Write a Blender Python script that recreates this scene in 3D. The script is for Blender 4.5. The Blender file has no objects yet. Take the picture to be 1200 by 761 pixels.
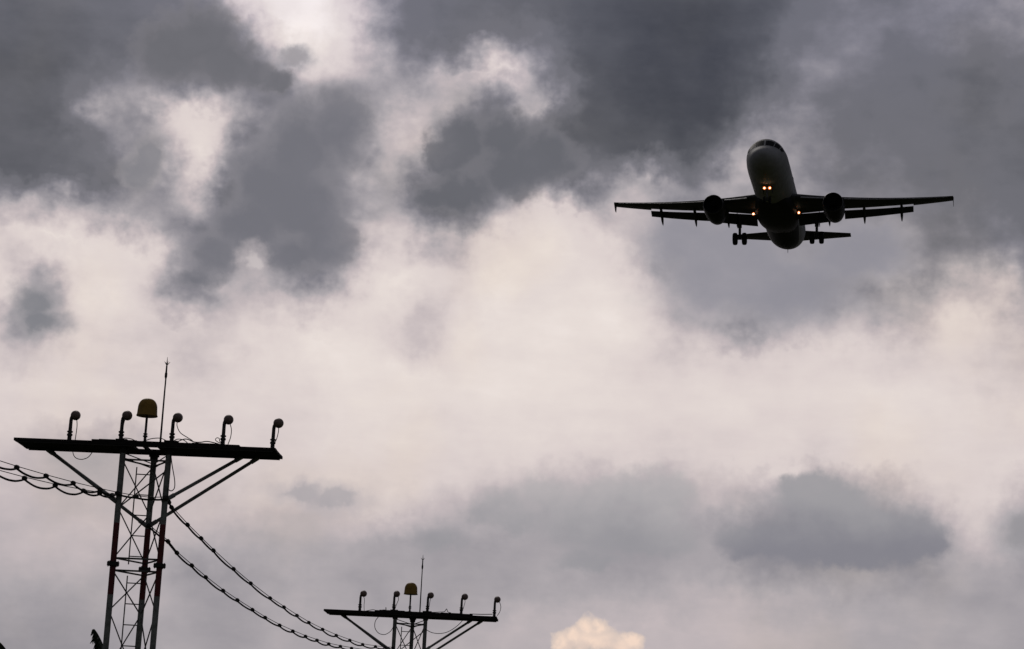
import bpy, bmesh, math, random
from mathutils import Vector, Matrix, noise
PI = math.pi
R = math.radians
scene = bpy.context.scene
COL = scene.collection
random.seed(7)

# ------------------------------------------------------------------ camera
cam_data = bpy.data.cameras.new("camera")
cam_data.sensor_width = 36.0
cam_data.lens = 78.0
cam_data.clip_start = 0.1
cam_data.clip_end = 20000.0
cam = bpy.data.objects.new("camera", cam_data)
COL.objects.link(cam)
cam.matrix_world = Matrix.Translation((0, 0, 1.7)) @ Matrix.Rotation(R(103.0), 4, 'X') @ Matrix.Rotation(R(2.8), 4, 'Z')
scene.camera = cam

# ------------------------------------------------------------------ exposure
scene.view_settings.view_transform = 'Standard'
scene.view_settings.look = 'None'
scene.view_settings.exposure = 0.0
scene.view_settings.gamma = 1.0

# ------------------------------------------------------------------ sun (behind the overcast, ahead of the camera)
SUN_EL, SUN_AZ = 38.0, -12.0          # azimuth from +Y towards +X
sd = bpy.data.lights.new("sun", 'SUN')
sd.energy = 0.5
sd.angle = R(18)
sd.color = (1.0, 0.93, 0.86)
sun = bpy.data.objects.new("sun", sd)
COL.objects.link(sun)
sdir = Vector((math.sin(R(SUN_AZ)) * math.cos(R(SUN_EL)), math.cos(R(SUN_AZ)) * math.cos(R(SUN_EL)), math.sin(R(SUN_EL))))
sun.rotation_euler = sdir.to_track_quat('Z', 'Y').to_euler()
sun.location = (0, 0, 100)

# ------------------------------------------------------------------ sky: daylight sky behind a procedural overcast
def lin(c):
    o = []
    for v in c:
        v /= 255.0
        o.append(v / 12.92 if v <= 0.04045 else ((v + 0.055) / 1.055) ** 2.4)
    return (o[0], o[1], o[2], 1.0)

world = bpy.data.worlds.new("World")
scene.world = world
world.use_nodes = True
NT = world.node_tree
NT.nodes.clear()

def node(kind, **kw):
    n = NT.nodes.new(kind)
    for k, v in kw.items():
        setattr(n, k, v)
    return n

def plug(sock, v):
    if isinstance(v, bpy.types.NodeSocket):
        NT.links.new(v, sock)
    elif v is not None:
        sock.default_value = v

def math_(op, a, b=None, c=None, clamp=False):
    n = node('ShaderNodeMath', operation=op, use_clamp=clamp)
    plug(n.inputs[0], a)
    if b is not None: plug(n.inputs[1], b)
    if c is not None: plug(n.inputs[2], c)
    return n.outputs[0]

def vec_(op, a, b=None):
    n = node('ShaderNodeVectorMath', operation=op)
    plug(n.inputs[0], a)
    if b is not None:
        plug(n.inputs[3 if op == 'SCALE' else 1], b)
    return n.outputs[1] if op in ('LENGTH', 'DOT_PRODUCT') else n.outputs[0]

def noise_(vec, scale, detail=6.0, rough=0.55, color=False, lac=2.0):
    n = node('ShaderNodeTexNoise', noise_dimensions='3D')
    plug(n.inputs['Vector'], vec)
    n.inputs['Scale'].default_value = scale
    n.inputs['Detail'].default_value = detail
    n.inputs['Roughness'].default_value = rough
    n.inputs['Lacunarity'].default_value = lac
    return n.outputs['Color'] if color else n.outputs['Fac']

def smooth_(v, lo, hi, a=0.0, b=1.0):
    n = node('ShaderNodeMapRange', interpolation_type='SMOOTHSTEP')
    plug(n.inputs['Value'], v)
    n.inputs['From Min'].default_value = lo
    n.inputs['From Max'].default_value = hi
    n.inputs['To Min'].default_value = a
    n.inputs['To Max'].default_value = b
    return n.outputs['Result']

def mix_(f, a, b):
    n = node('ShaderNodeMix', data_type='RGBA')
    plug(n.inputs[0], f)
    plug(n.inputs[6], a)
    plug(n.inputs[7], b)
    return n.outputs[2]

direction = node('ShaderNodeTexCoord').outputs['Generated']
sep = node('ShaderNodeSeparateXYZ')
plug(sep.inputs[0], direction)
azimuth = math_('MULTIPLY', math_('ARCTAN2', sep.outputs[0], sep.outputs[1]), 180 / PI)
elevation = math_('MULTIPLY', math_('ARCSINE', sep.outputs[2]), 180 / PI)
comb = node('ShaderNodeCombineXYZ')
plug(comb.inputs[0], azimuth)
plug(comb.inputs[1], elevation)
sky_deg = comb.outputs[0]

def warped(amounts, seed):
    """sky position in degrees, pushed about by noise of several sizes"""
    p = sky_deg
    off = node('ShaderNodeMapping')
    plug(off.inputs[0], direction)
    off.inputs[1].default_value = (seed, seed * 0.7, -seed)
    for sc, am, det in amounts:
        n = noise_(off.outputs[0], sc, det, 0.55, True)
        d = vec_('SCALE', vec_('SUBTRACT', n, (0.5, 0.5, 0.5)), am)
        flat = vec_('MULTIPLY', d, (1, 1, 0))
        p = vec_('ADD', p, flat)
    return p

last_field = None
def cloud_field(blobs, p, soft=0.5):
    """union of soft ellipses (azimuth, elevation, half width, half height, tilt): 1 at a centre, 0 at an edge"""
    global last_field
    f = None
    for (a, e, ra, re, tilt) in blobs:
        q = p
        if last_field is not None:               # a negligible link, so that the ellipses are worked out one after the other
            c = node('ShaderNodeVectorMath', operation='MULTIPLY_ADD')
            plug(c.inputs[0], last_field)
            c.inputs[1].default_value = (1e-6, 1e-6, 0.0)
            plug(c.inputs[2], p)
            q = c.outputs[0]
        m = node('ShaderNodeMapping', vector_type='TEXTURE')
        plug(m.inputs[0], q)
        m.inputs[1].default_value = (a, e, 0)
        m.inputs[2].default_value = (0, 0, R(tilt))
        m.inputs[3].default_value = (ra, re, 1)
        v = math_('SUBTRACT', 1.0, vec_('LENGTH', m.outputs[0]))
        f = v if f is None else math_('SMOOTH_MAX', f, v, soft)
        last_field = f
    return f

# brightness of the overcast by elevation (rows, upwards) and azimuth (columns, left to right)
AZ_LO, AZ_HI, EL_LO, EL_HI = -15.5, 15.5, 3.6, 23.0
OVERCAST = [
    (148, 148, 148, 148, 150, 152, 155, 161, 165, 165, 170, 172, 172, 172, 173, 178, 182, 184, 185, 186, 186, 186, 184, 182, 177, 174, 171, 168, 165, 160, 160, 160),
    (162, 161, 159, 158, 156, 155, 157, 163, 165, 165, 171, 172, 172, 172, 173, 178, 182, 184, 185, 186, 186, 186, 184, 182, 177, 174, 171, 168, 165, 160, 160, 160),
    (171, 170, 170, 169, 166, 163, 165, 170, 163, 159, 169, 172, 170, 166, 166, 172, 181, 186, 186, 187, 188, 187, 185, 183, 178, 174, 171, 168, 165, 160, 160, 160),
    (177, 176, 175, 175, 176, 174, 173, 171, 156, 156, 163, 170, 163, 160, 155, 160, 161, 174, 173, 173, 173, 182, 175, 171, 169, 169, 167, 169, 164, 162, 162, 162),
    (188, 187, 186, 185, 186, 186, 185, 185, 178, 173, 172, 176, 172, 162, 158, 161, 163, 164, 159, 158, 158, 162, 149, 142, 144, 147, 151, 171, 169, 158, 159, 159),
    (194, 193, 193, 189, 179, 178, 185, 192, 192, 194, 186, 181, 198, 198, 186, 180, 171, 164, 159, 156, 160, 156, 145, 137, 136, 138, 137, 179, 198, 151, 151, 151),
    (205, 204, 203, 196, 180, 168, 175, 194, 203, 205, 206, 207, 211, 211, 206, 203, 193, 186, 181, 177, 175, 188, 180, 166, 163, 168, 177, 205, 206, 170, 170, 169),
    (211, 211, 211, 210, 210, 206, 209, 209, 210, 210, 210, 212, 215, 213, 212, 213, 212, 210, 208, 210, 203, 209, 212, 209, 208, 211, 213, 213, 213, 214, 214, 214),
    (213, 213, 213, 216, 215, 215, 214, 212, 211, 212, 211, 221, 223, 222, 221, 219, 219, 219, 218, 215, 214, 214, 215, 216, 216, 217, 216, 216, 213, 209, 209, 209),
    (198, 201, 203, 193, 209, 210, 210, 197, 202, 215, 216, 226, 224, 227, 224, 224, 224, 223, 219, 213, 213, 215, 214, 215, 217, 215, 214, 213, 202, 200, 200, 200),
    (205, 203, 201, 141, 192, 202, 205, 207, 190, 203, 224, 227, 215, 198, 217, 223, 224, 223, 222, 212, 203, 209, 206, 210, 212, 206, 206, 212, 205, 198, 198, 198),
    (209, 210, 210, 171, 210, 215, 192, 157, 181, 177, 185, 199, 218, 193, 207, 225, 225, 225, 222, 206, 182, 176, 160, 163, 182, 179, 186, 213, 205, 185, 185, 184),
    (198, 200, 201, 225, 222, 217, 207, 146, 163, 143, 133, 166, 220, 214, 207, 224, 221, 221, 221, 198, 161, 154, 151, 148, 146, 172, 177, 180, 185, 151, 150, 150),
    (132, 145, 157, 168, 171, 155, 154, 145, 128, 120, 121, 158, 197, 176, 187, 210, 222, 217, 208, 173, 160, 151, 149, 147, 144, 143, 142, 142, 142, 126, 126, 125),
    (93, 92, 93, 97, 104, 132, 153, 182, 118, 116, 125, 159, 177, 117, 113, 164, 206, 203, 178, 188, 164, 154, 150, 148, 140, 132, 126, 125, 121, 113, 113, 112),
    (95, 95, 96, 99, 125, 157, 177, 224, 148, 123, 127, 154, 185, 146, 117, 117, 130, 114, 136, 170, 138, 162, 158, 156, 135, 127, 120, 114, 107, 105, 104, 104),
    (93, 94, 93, 101, 172, 156, 196, 212, 179, 126, 134, 149, 187, 169, 121, 112, 107, 96, 87, 84, 84, 115, 156, 153, 133, 123, 114, 109, 105, 102, 102, 102),
    (91, 91, 93, 100, 124, 141, 129, 134, 145, 132, 162, 156, 152, 182, 166, 136, 184, 104, 85, 74, 70, 80, 124, 150, 125, 119, 114, 111, 109, 107, 107, 107),
    (97, 95, 97, 101, 105, 108, 104, 106, 134, 185, 213, 179, 148, 163, 193, 208, 162, 102, 82, 74, 70, 73, 98, 131, 126, 122, 117, 114, 114, 116, 116, 117),
    (102, 102, 103, 106, 108, 109, 116, 142, 200, 238, 238, 194, 135, 112, 111, 124, 122, 89, 80, 74, 71, 74, 92, 123, 127, 125, 127, 125, 131, 139, 140, 141),
    (102, 102, 104, 106, 108, 111, 121, 166, 232, 233, 234, 184, 130, 110, 104, 99, 94, 87, 79, 75, 72, 77, 86, 108, 123, 127, 130, 134, 139, 142, 142, 142),
    (102, 102, 104, 106, 108, 111, 122, 175, 232, 233, 234, 179, 128, 109, 103, 98, 92, 87, 79, 75, 73, 78, 84, 104, 122, 127, 129, 135, 140, 142, 142, 142),
    (102, 102, 104, 106, 108, 112, 123, 183, 232, 233, 234, 174, 126, 109, 103, 98, 92, 87, 79, 75, 73, 78, 85, 105, 122, 127, 129, 136, 140, 142, 142, 142),
]
# thin colour, core colour, edge from, edge to, billow, opacity, core from, core to, warp, ellipses
CLOUDS = [
    # puff at the edge of the bright gap
    ((165, 162, 168), (140, 138, 145), -0.5, 0.5, 0.6, 0.8, 0.1, 0.7, 'C',
     [(-6.22, 19.43, 0.44, 0.29, 2.8)]),
    # left bank edge
    ((132, 129, 135), (106, 106, 112), 0.0, 0.45, 0.5, 0.8, 0, 0.6, 'C',
     [(-8.69, 19.86, 1.32, 1.1, 2.8), (-7.96, 19.28, 1.21, 0.93, 2.8), (-7.24, 18.95, 0.88, 0.66, 2.8), (-6.73, 18.84, 0.57, 0.44, 2.8), (-9.56, 19.34, 1.32, 1.1, 2.8)]),
    # peninsula
    ((152, 148, 151), (130, 129, 135), -0.2, 0.5, 0.6, 0.8, 0, 0.6, 'C',
     [(-9.81, 16.68, 0.53, 0.66, 2.8), (-10.06, 16.26, 0.66, 0.57, 2.8)]),
    # centre bank edge
    ((142, 139, 145), (113, 113, 121), 0.0, 0.45, 0.5, 0.85, 0, 0.7, 'C',
     [(-5.96, 17.16, 1.37, 1.32, 2.8), (-4.97, 17.78, 1.32, 1.32, 2.8), (-6.79, 16.22, 1.32, 1.21, 2.8), (-5.84, 15.63, 1.65, 1.54, 2.8), (-7.16, 15.09, 1.32, 0.99, 2.8), (-7.88, 14.27, 0.99, 0.79, 2.8), (-8.39, 13.68, 0.75, 0.44, 2.8), (-5.1, 14.81, 1.1, 0.99, 2.8), (-5.86, 14.42, 1.1, 0.71, 2.8)]),
    # top bank lobe
    ((130, 128, 134), (100, 101, 108), 0.0, 0.45, 0.5, 0.85, 0, 0.6, 'C',
     [(-1.51, 17.67, 1.01, 0.93, 2.8), (-0.48, 17.83, 1.01, 0.93, 2.8), (-2.06, 17.2, 0.66, 0.57, 2.8), (-0.2, 16.97, 1.32, 0.97, 2.8), (-1.55, 16.35, 1.21, 0.79, 2.8), (-2.34, 16.15, 0.79, 0.48, 2.8), (0.69, 17.45, 1.1, 1.1, 2.8)]),
    # veil fill
    ((166, 162, 168), (147, 145, 154), -0.4, 0.6, 0.5, 0.85, 0, 0.6, 'C',
     [(5.59, 14.75, 1.98, 1.54, 2.8), (7.18, 14.13, 2.42, 1.06, 2.8), (8.95, 15.02, 1.54, 0.88, 2.8), (4.44, 15.38, 1.32, 1.1, 2.8)]),
    # hole in the centre bank
    ((180, 172, 175), (204, 195, 195), -0.9, 0.6, 0.8, 0.8, 0.1, 0.7, 'C',
     [(-6.95, 14.21, 0.31, 0.33, 2.8)]),
    # small dark puff left
    ((160, 156, 160), (126, 127, 133), -0.4, 0.4, 0.6, 0.85, 0.1, 0.7, 'C',
     [(-12.52, 12.66, 0.66, 0.53, 2.8), (-12.32, 12.18, 0.75, 0.4, 2.8)]),
    # low bank right
    ((157, 155, 159), (131, 130, 139), 0.0, 0.6, 0.6, 0.92, -9.02, -7.42, 'U',
     [(7.51, 9.07, 0.66, 0.44, 2.8), (8.16, 9.13, 0.75, 0.48, 2.8), (7.84, 8.69, 0.88, 0.57, 2.8), (8.71, 8.6, 0.88, 0.66, 2.8), (8.18, 8.05, 1.65, 0.79, 2.8), (9.91, 8.14, 1.23, 0.66, 2.8), (10.66, 7.94, 0.75, 0.66, 2.8), (10.34, 7.63, 1.1, 0.53, 2.8), (8.84, 7.46, 1.98, 0.48, 2.8), (6.77, 7.7, 1.23, 0.53, 2.8), (11.09, 7.78, 0.48, 0.44, 2.8)]),
    # low bank left
    ((174, 171, 173), (149, 148, 153), 0.05, 0.7, 0.6, 0.7, -9.15, -7.32, 'U',
     [(-1.5, 7.48, 1.1, 0.57, 2.8), (-0.65, 8.14, 0.79, 0.48, 2.8), (0.0, 8.5, 0.88, 0.57, 2.8), (1.1, 8.66, 1.01, 0.66, 2.8), (2.44, 8.61, 1.01, 0.62, 2.8), (3.43, 8.87, 0.88, 0.66, 2.8), (4.32, 8.79, 1.01, 0.75, 2.8), (2.46, 8.02, 2.2, 0.75, 2.8), (0.25, 8.01, 1.1, 0.53, 2.8), (3.37, 7.49, 1.76, 0.57, 2.8), (2.28, 6.96, 1.1, 0.35, 2.8)]),
    # scrap at the right edge
    ((172, 168, 172), (150, 148, 152), -0.5, 0.6, 0.8, 0.7, 0.1, 0.7, 'C',
     [(13.32, 8.12, 0.71, 0.57, 2.8)]),
    # low streak
    ((186, 178, 181), (166, 162, 167), -0.7, 0.8, 0.9, 0.75, 0.1, 0.7, 'C',
     [(-5.21, 8.39, 0.75, 0.29, 2.8), (-4.38, 8.28, 0.88, 0.31, 2.8), (-5.43, 8.42, 0.44, 0.22, 2.8)]),
    # sunlit cumulus
    ((216, 198, 188), (246, 219, 200), -0.26, 0.2, 0.5, 0.95, 0.0, 0.9, 'C',
     [(2.31, 5.33, 0.37, 0.29, 2.8), (2.7, 5.39, 0.33, 0.26, 2.8), (1.92, 5.04, 0.35, 0.31, 2.8), (2.47, 5.02, 0.75, 0.4, 2.8), (3.41, 5.06, 0.33, 0.24, 2.8), (3.2, 4.83, 0.48, 0.31, 2.8), (1.65, 4.85, 0.26, 0.31, 2.8), (2.6, 4.48, 1.32, 0.48, 2.8)]),
    # cumulus shade
    ((222, 200, 188), (196, 184, 178), -0.5, 0.9, 0.5, 0.95, 0, 0.8, 'C',
     [(2.64, 4.72, 0.66, 0.29, 2.8), (3.47, 4.67, 0.53, 0.22, 2.8), (1.9, 4.52, 0.35, 0.31, 2.8)]),
]

pA = warped([(16.0, 1.0, 2.0), (48.0, 1.2, 3.0), (110.0, 0.85, 3.0), (260.0, 0.3, 2.0)], 3.1)
pB = warped([(9.0, 1.8, 3.0)], 8.4)
pC = warped([(50.0, 0.5, 2.0), (110.0, 0.6, 4.0), (260.0, 0.22, 2.0)], 5.2)
WARPS = {'A': pA, 'B': pB, 'C': pC}
grain = node('ShaderNodeMapping')
plug(grain.inputs[0], direction)
grain.inputs[3].default_value = (1.0, 1.0, 1.3)
big = noise_(grain.outputs[0], 24.0, 4.0, 0.5)
mid = noise_(vec_('ADD', grain.outputs[0], (4.3, 1.7, 2.9)), 60.0, 5.0, 0.55)
puff = math_('ADD', math_('MULTIPLY', math_('SUBTRACT', big, 0.5), 1.9), math_('MULTIPLY', math_('SUBTRACT', mid, 0.5), 1.1))
streak = node('ShaderNodeMapping')
plug(streak.inputs[0], direction)
streak.inputs[3].default_value = (1.0, 1.0, 4.0)
wisps = noise_(streak.outputs[0], 16.0, 7.0, 0.6)

# overcast brightness: rows of azimuth ramps blended by elevation
psep = node('ShaderNodeSeparateXYZ')
plug(psep.inputs[0], pA)
u = math_('DIVIDE', math_('SUBTRACT', psep.outputs[0], AZ_LO), AZ_HI - AZ_LO, clamp=True)
v = math_('MULTIPLY', math_('DIVIDE', math_('SUBTRACT', psep.outputs[1], EL_LO), EL_HI - EL_LO, clamp=True), len(OVERCAST) - 1.0)
level = None
for j, row in enumerate(OVERCAST):
    rp = node('ShaderNodeValToRGB')
    rp.color_ramp.interpolation = 'CARDINAL'
    es = rp.color_ramp.elements
    while len(es) < len(row):
        es.new(0.5)
    for k, val in enumerate(row):
        es[k].position = k / (len(row) - 1.0)
    for k, val in enumerate(row):
        es[k].color = (val / 255.0, val / 255.0, val / 255.0, 1)
    # force one row after the other
    uj = u if level is None else math_('MULTIPLY_ADD', level, 1e-6, u)
    plug(rp.inputs[0], uj)
    near = math_('SUBTRACT', 1.0, math_('ABSOLUTE', math_('SUBTRACT', v, float(j))), clamp=True)
    level = math_('MULTIPLY', rp.outputs[0], near) if level is None else math_('MULTIPLY_ADD', rp.outputs[0], near, level)

# beyond the part the table knows, broken cloud goes on
away = math_('MAXIMUM', smooth_(math_('ABSOLUTE', azimuth), 14.6, 18.0), smooth_(elevation, 21.2, 25.0))
loose = math_('MULTIPLY_ADD', puff, 0.35, smooth_(noise_(direction, 6.0, 4.0, 0.5), 0.35, 0.65, 0.36, 0.70))
level = math_('ADD', math_('MULTIPLY', level, math_('SUBTRACT', 1.0, away)), math_('MULTIPLY', loose, away))
# cloud edges billow most where it is neither bright nor dark, and more in the high broken cloud than in the low haze
edge = smooth_(math_('ABSOLUTE', math_('SUBTRACT', level, 0.62)), 0.02, 0.28, 0.21, 0.05)
upper = smooth_(elevation, 9.0, 13.5, 0.28, 1.0)
level = math_('MULTIPLY_ADD', puff, math_('MULTIPLY', edge, upper), level)
level = math_('MULTIPLY_ADD', math_('SUBTRACT', wisps, 0.5), 0.09, level)
# the high cloud has firmer edges: steepen the middle tones there
firm = smooth_(level, 0.42, 0.88, 0.40, 0.86)
inside = math_('MULTIPLY', math_('MULTIPLY', smooth_(level, 0.42, 0.48), smooth_(level, 0.88, 0.82)), smooth_(elevation, 10.5, 14.0, 0.0, 0.6))
level = math_('ADD', math_('MULTIPLY', level, math_('SUBTRACT', 1.0, inside)), math_('MULTIPLY', firm, inside))
tint = node('ShaderNodeValToRGB')
tint.color_ramp.interpolation = 'LINEAR'
TINTS = [(50, (49, 51, 58)), (70, (67, 69, 77)), (90, (88, 89, 96)), (108, (106, 106, 113)), (130, (129, 127, 135)), (150, (151, 147, 153)), (170, (172, 166, 170)), (190, (195, 184, 186)),
         (210, (219, 207, 205)), (225, (231, 220, 215)), (245, (248, 238, 233))]
es = tint.color_ramp.elements
while len(es) < len(TINTS):
    es.new(0.5)
for k, (val, c) in enumerate(TINTS):
    es[k].position = val / 255.0
for k, (val, c) in enumerate(TINTS):
    es[k].color = lin(c)
plug(tint.inputs[0], level)
sky_col = tint.outputs[0]
# a cooler top, a creamier middle
sky_col = mix_(smooth_(elevation, 17.5, 21.5, 0.0, 1.0), sky_col, vec_('MULTIPLY', sky_col, (0.985, 1.0, 1.06)))
cream = smooth_(noise_(direction, 11.0, 4.0, 0.5), 0.5, 0.68, 0.0, 1.0)
sky_col = mix_(cream, sky_col, vec_('MULTIPLY', sky_col, (1.015, 1.0, 0.96)))
for thin, core, lo, hi, amp, op, c_lo, c_hi, which, blobs in CLOUDS:
    f = cloud_field(blobs, WARPS['C' if which == 'U' else which], 0.9 if which == 'U' else 0.4)
    fn = math_('MULTIPLY_ADD', puff, amp, f)
    inner = math_('MULTIPLY_ADD', puff, 0.5, f)
    if which == 'U':                             # darker towards its underside
        inner = math_('MULTIPLY_ADD', puff, -0.8, math_('MULTIPLY', elevation, -1.0))
    col = mix_(smooth_(inner, c_lo, c_hi), lin(thin), lin(core))
    sky_col = mix_(smooth_(fn, lo, hi, 0.0, op), sky_col, col)


# overcast everywhere else: darker, mottled cloud overhead and behind
ref = (0.0, math.cos(R(13)), math.sin(R(13)))
facing = vec_('DOT_PRODUCT', direction, ref)
mott = smooth_(noise_(direction, 3.2, 5, 0.55), 0.36, 0.66)
rest = mix_(mott, lin((46, 48, 55)), lin((92, 92, 98)))
sky_col = mix_(smooth_(facing, 0.83, 0.955), rest, sky_col)

nish = node('ShaderNodeTexSky', sky_type='NISHITA')
nish.sun_disc = False
nish.sun_elevation = R(SUN_EL)
nish.sun_rotation = R(SUN_AZ)
nish.air_density = 1.0
nish.dust_density = 2.0
bg_clear = node('ShaderNodeBackground')
plug(bg_clear.inputs[0], nish.outputs[0])
bg_clear.inputs[1].default_value = 0.05
bg_cloud = node('ShaderNodeBackground')
plug(bg_cloud.inputs[0], sky_col)
bg_cloud.inputs[1].default_value = 1.0
mixs = node('ShaderNodeMixShader')
mixs.inputs[0].default_value = 0.985
NT.links.new(bg_clear.outputs[0], mixs.inputs[1])
NT.links.new(bg_cloud.outputs[0], mixs.inputs[2])
wout = node('ShaderNodeOutputWorld')
NT.links.new(mixs.outputs[0], wout.inputs[0])

# ------------------------------------------------------------------ materials
MATS = {}
def material(name, base, rough=0.6, metal=0.0, vary=0.25, scale=6.0, spec=0.4, alt=None, bump=0.0):
    m = bpy.data.materials.new(name)
    m.use_nodes = True
    nt = m.node_tree
    b = nt.nodes['Principled BSDF']
    b.inputs['Roughness'].default_value = rough
    b.inputs['Metallic'].default_value = metal
    b.inputs['Specular IOR Level'].default_value = spec
    tc = nt.nodes.new('ShaderNodeTexCoord')
    n = nt.nodes.new('ShaderNodeTexNoise')
    n.inputs['Scale'].default_value = scale
    n.inputs['Detail'].default_value = 6
    nt.links.new(tc.outputs['Object'], n.inputs['Vector'])
    cr = nt.nodes.new('ShaderNodeValToRGB')
    a = alt or tuple(c * (1 - vary) for c in base)
    cr.color_ramp.elements[0].position = 0.35
    cr.color_ramp.elements[0].color = (*a, 1)
    cr.color_ramp.elements[1].position = 0.68
    cr.color_ramp.elements[1].color = (*[min(1, c * (1 + vary * 0.5)) for c in base], 1)
    nt.links.new(n.outputs['Fac'], cr.inputs['Fac'])
    nt.links.new(cr.outputs[0], b.inputs['Base Color'])
    if bump:
        bp = nt.nodes.new('ShaderNodeBump')
        bp.inputs['Strength'].default_value = bump
        nt.links.new(n.outputs['Fac'], bp.inputs['Height'])
        nt.links.new(bp.outputs[0], b.inputs['Normal'])
    MATS[name] = m
    return m

def emitter(name, col, strength):
    m = bpy.data.materials.new(name)
    m.use_nodes = True
    b = m.node_tree.nodes['Principled BSDF']
    b.inputs['Base Color'].default_value = (*col, 1)
    b.inputs['Emission Color'].default_value = (*col, 1)
    b.inputs['Emission Strength'].default_value = strength
    return m

M_GRASS = material('grass_ground', (0.045, 0.06, 0.022), 0.95, 0, 0.5, 0.25, 0.1, alt=(0.05, 0.043, 0.025))
M_DECK = material('weathered_deck', (0.035, 0.03, 0.027), 0.85, 0, 0.5, 9, 0.2)
M_STEEL = material('galvanised_steel', (0.30, 0.31, 0.30), 0.6, 0.1, 0.35, 14, 0.4)
M_BRACE = material('dull_steel', (0.16, 0.155, 0.15), 0.6, 0.1, 0.4, 14, 0.35)
M_DARK = material('dark_fitting', (0.06, 0.055, 0.05), 0.6, 0.1, 0.3, 20, 0.3)
M_RUBBER = material('black_cable', (0.022, 0.021, 0.021), 0.7, 0, 0.3, 20, 0.25)
M_LAMP = material('lamp_housing', (0.32, 0.225, 0.19), 0.5, 0.0, 0.35, 18, 0.4)
M_POST = material('lamp_post_paint', (0.09, 0.08, 0.075), 0.6, 0.1, 0.35, 18, 0.35)
M_YELLOW = material('yellow_dome_paint', (0.42, 0.235, 0.03), 0.5, 0, 0.2, 7, 0.4)
M_GLASS = material('lamp_glass', (0.5, 0.5, 0.48), 0.15, 0, 0.1, 5, 0.6)
M_LEAF = material('palm_leaf', (0.02, 0.032, 0.01), 0.6, 0, 0.5, 5, 0.3)
M_TRUNK = material('palm_bark', (0.14, 0.11, 0.085), 0.9, 0, 0.5, 6, 0.2)
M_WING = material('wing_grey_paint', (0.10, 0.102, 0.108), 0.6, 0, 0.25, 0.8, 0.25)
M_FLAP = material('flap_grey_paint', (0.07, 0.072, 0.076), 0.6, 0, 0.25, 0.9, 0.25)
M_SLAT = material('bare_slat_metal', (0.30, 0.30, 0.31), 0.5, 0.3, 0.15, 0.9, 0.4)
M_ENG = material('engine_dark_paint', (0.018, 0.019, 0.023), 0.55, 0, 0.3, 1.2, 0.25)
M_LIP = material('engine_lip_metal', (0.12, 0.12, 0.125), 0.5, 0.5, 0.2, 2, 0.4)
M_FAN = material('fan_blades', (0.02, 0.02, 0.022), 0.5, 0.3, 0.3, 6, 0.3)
M_GEAR = material('gear_metal', (0.12, 0.12, 0.125), 0.5, 0.3, 0.3, 4, 0.4)
M_TYRE = material('tyre_rubber', (0.02, 0.02, 0.02), 0.85, 0, 0.3, 8, 0.2)
M_PANE = material('cockpit_glass', (0.010, 0.011, 0.013), 0.5, 0, 0.1, 4, 0.12)
M_BULB = emitter('landing_bulb', (1.0, 0.84, 0.62), 3.5)
M_GLOW = emitter('reflector_halo_glow', (1.0, 0.34, 0.07), 0.22)  # reflector bowl emits amber itself, standing in for the halo round the bulb

def banded_leg_material():
    """red and white obstruction bands, 1.42 m each, worn"""
    m = bpy.data.materials.new('banded_leg_paint')
    m.use_nodes = True
    nt = m.node_tree
    b = nt.nodes['Principled BSDF']
    b.inputs['Roughness'].default_value = 0.6
    tc = nt.nodes.new('ShaderNodeTexCoord')
    sp = nt.nodes.new('ShaderNodeSeparateXYZ')
    nt.links.new(tc.outputs['Object'], sp.inputs[0])
    a = nt.nodes.new('ShaderNodeMath'); a.operation = 'ADD'; a.inputs[1].default_value = 2.87 * 6 + 1.49
    nt.links.new(sp.outputs[2], a.inputs[0])
    f = nt.nodes.new('ShaderNodeMath'); f.operation = 'MODULO'; f.inputs[1].default_value = 2.87
    nt.links.new(a.outputs[0], f.inputs[0])
    g = nt.nodes.new('ShaderNodeMath'); g.operation = 'GREATER_THAN'; g.inputs[1].default_value = 1.45
    g.inputs[1].default_value = 1.49
    nt.links.new(f.outputs[0], g.inputs[0])
    n = nt.nodes.new('ShaderNodeTexNoise'); n.inputs['Scale'].default_value = 12; n.inputs['Detail'].default_value = 6
    nt.links.new(tc.outputs['Object'], n.inputs['Vector'])
    def ramp(c0, c1):
        r = nt.nodes.new('ShaderNodeValToRGB')
        r.color_ramp.elements[0].position = 0.36; r.color_ramp.elements[0].color = (*c0, 1)
        r.color_ramp.elements[1].position = 0.6; r.color_ramp.elements[1].color = (*c1, 1)
        nt.links.new(n.outputs['Fac'], r.inputs[0])
        return r.outputs[0]
    mx = nt.nodes.new('ShaderNodeMix'); mx.data_type = 'RGBA'
    nt.links.new(g.outputs[0], mx.inputs[0])
    nt.links.new(ramp((0.20, 0.205, 0.185), (0.34, 0.35, 0.32)), mx.inputs[6])
    nt.links.new(ramp((0.13, 0.022, 0.025), (0.20, 0.028, 0.03)), mx.inputs[7])
    nt.links.new(mx.outputs[2], b.inputs['Base Color'])
    return m
M_BAND = banded_leg_material()

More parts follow.
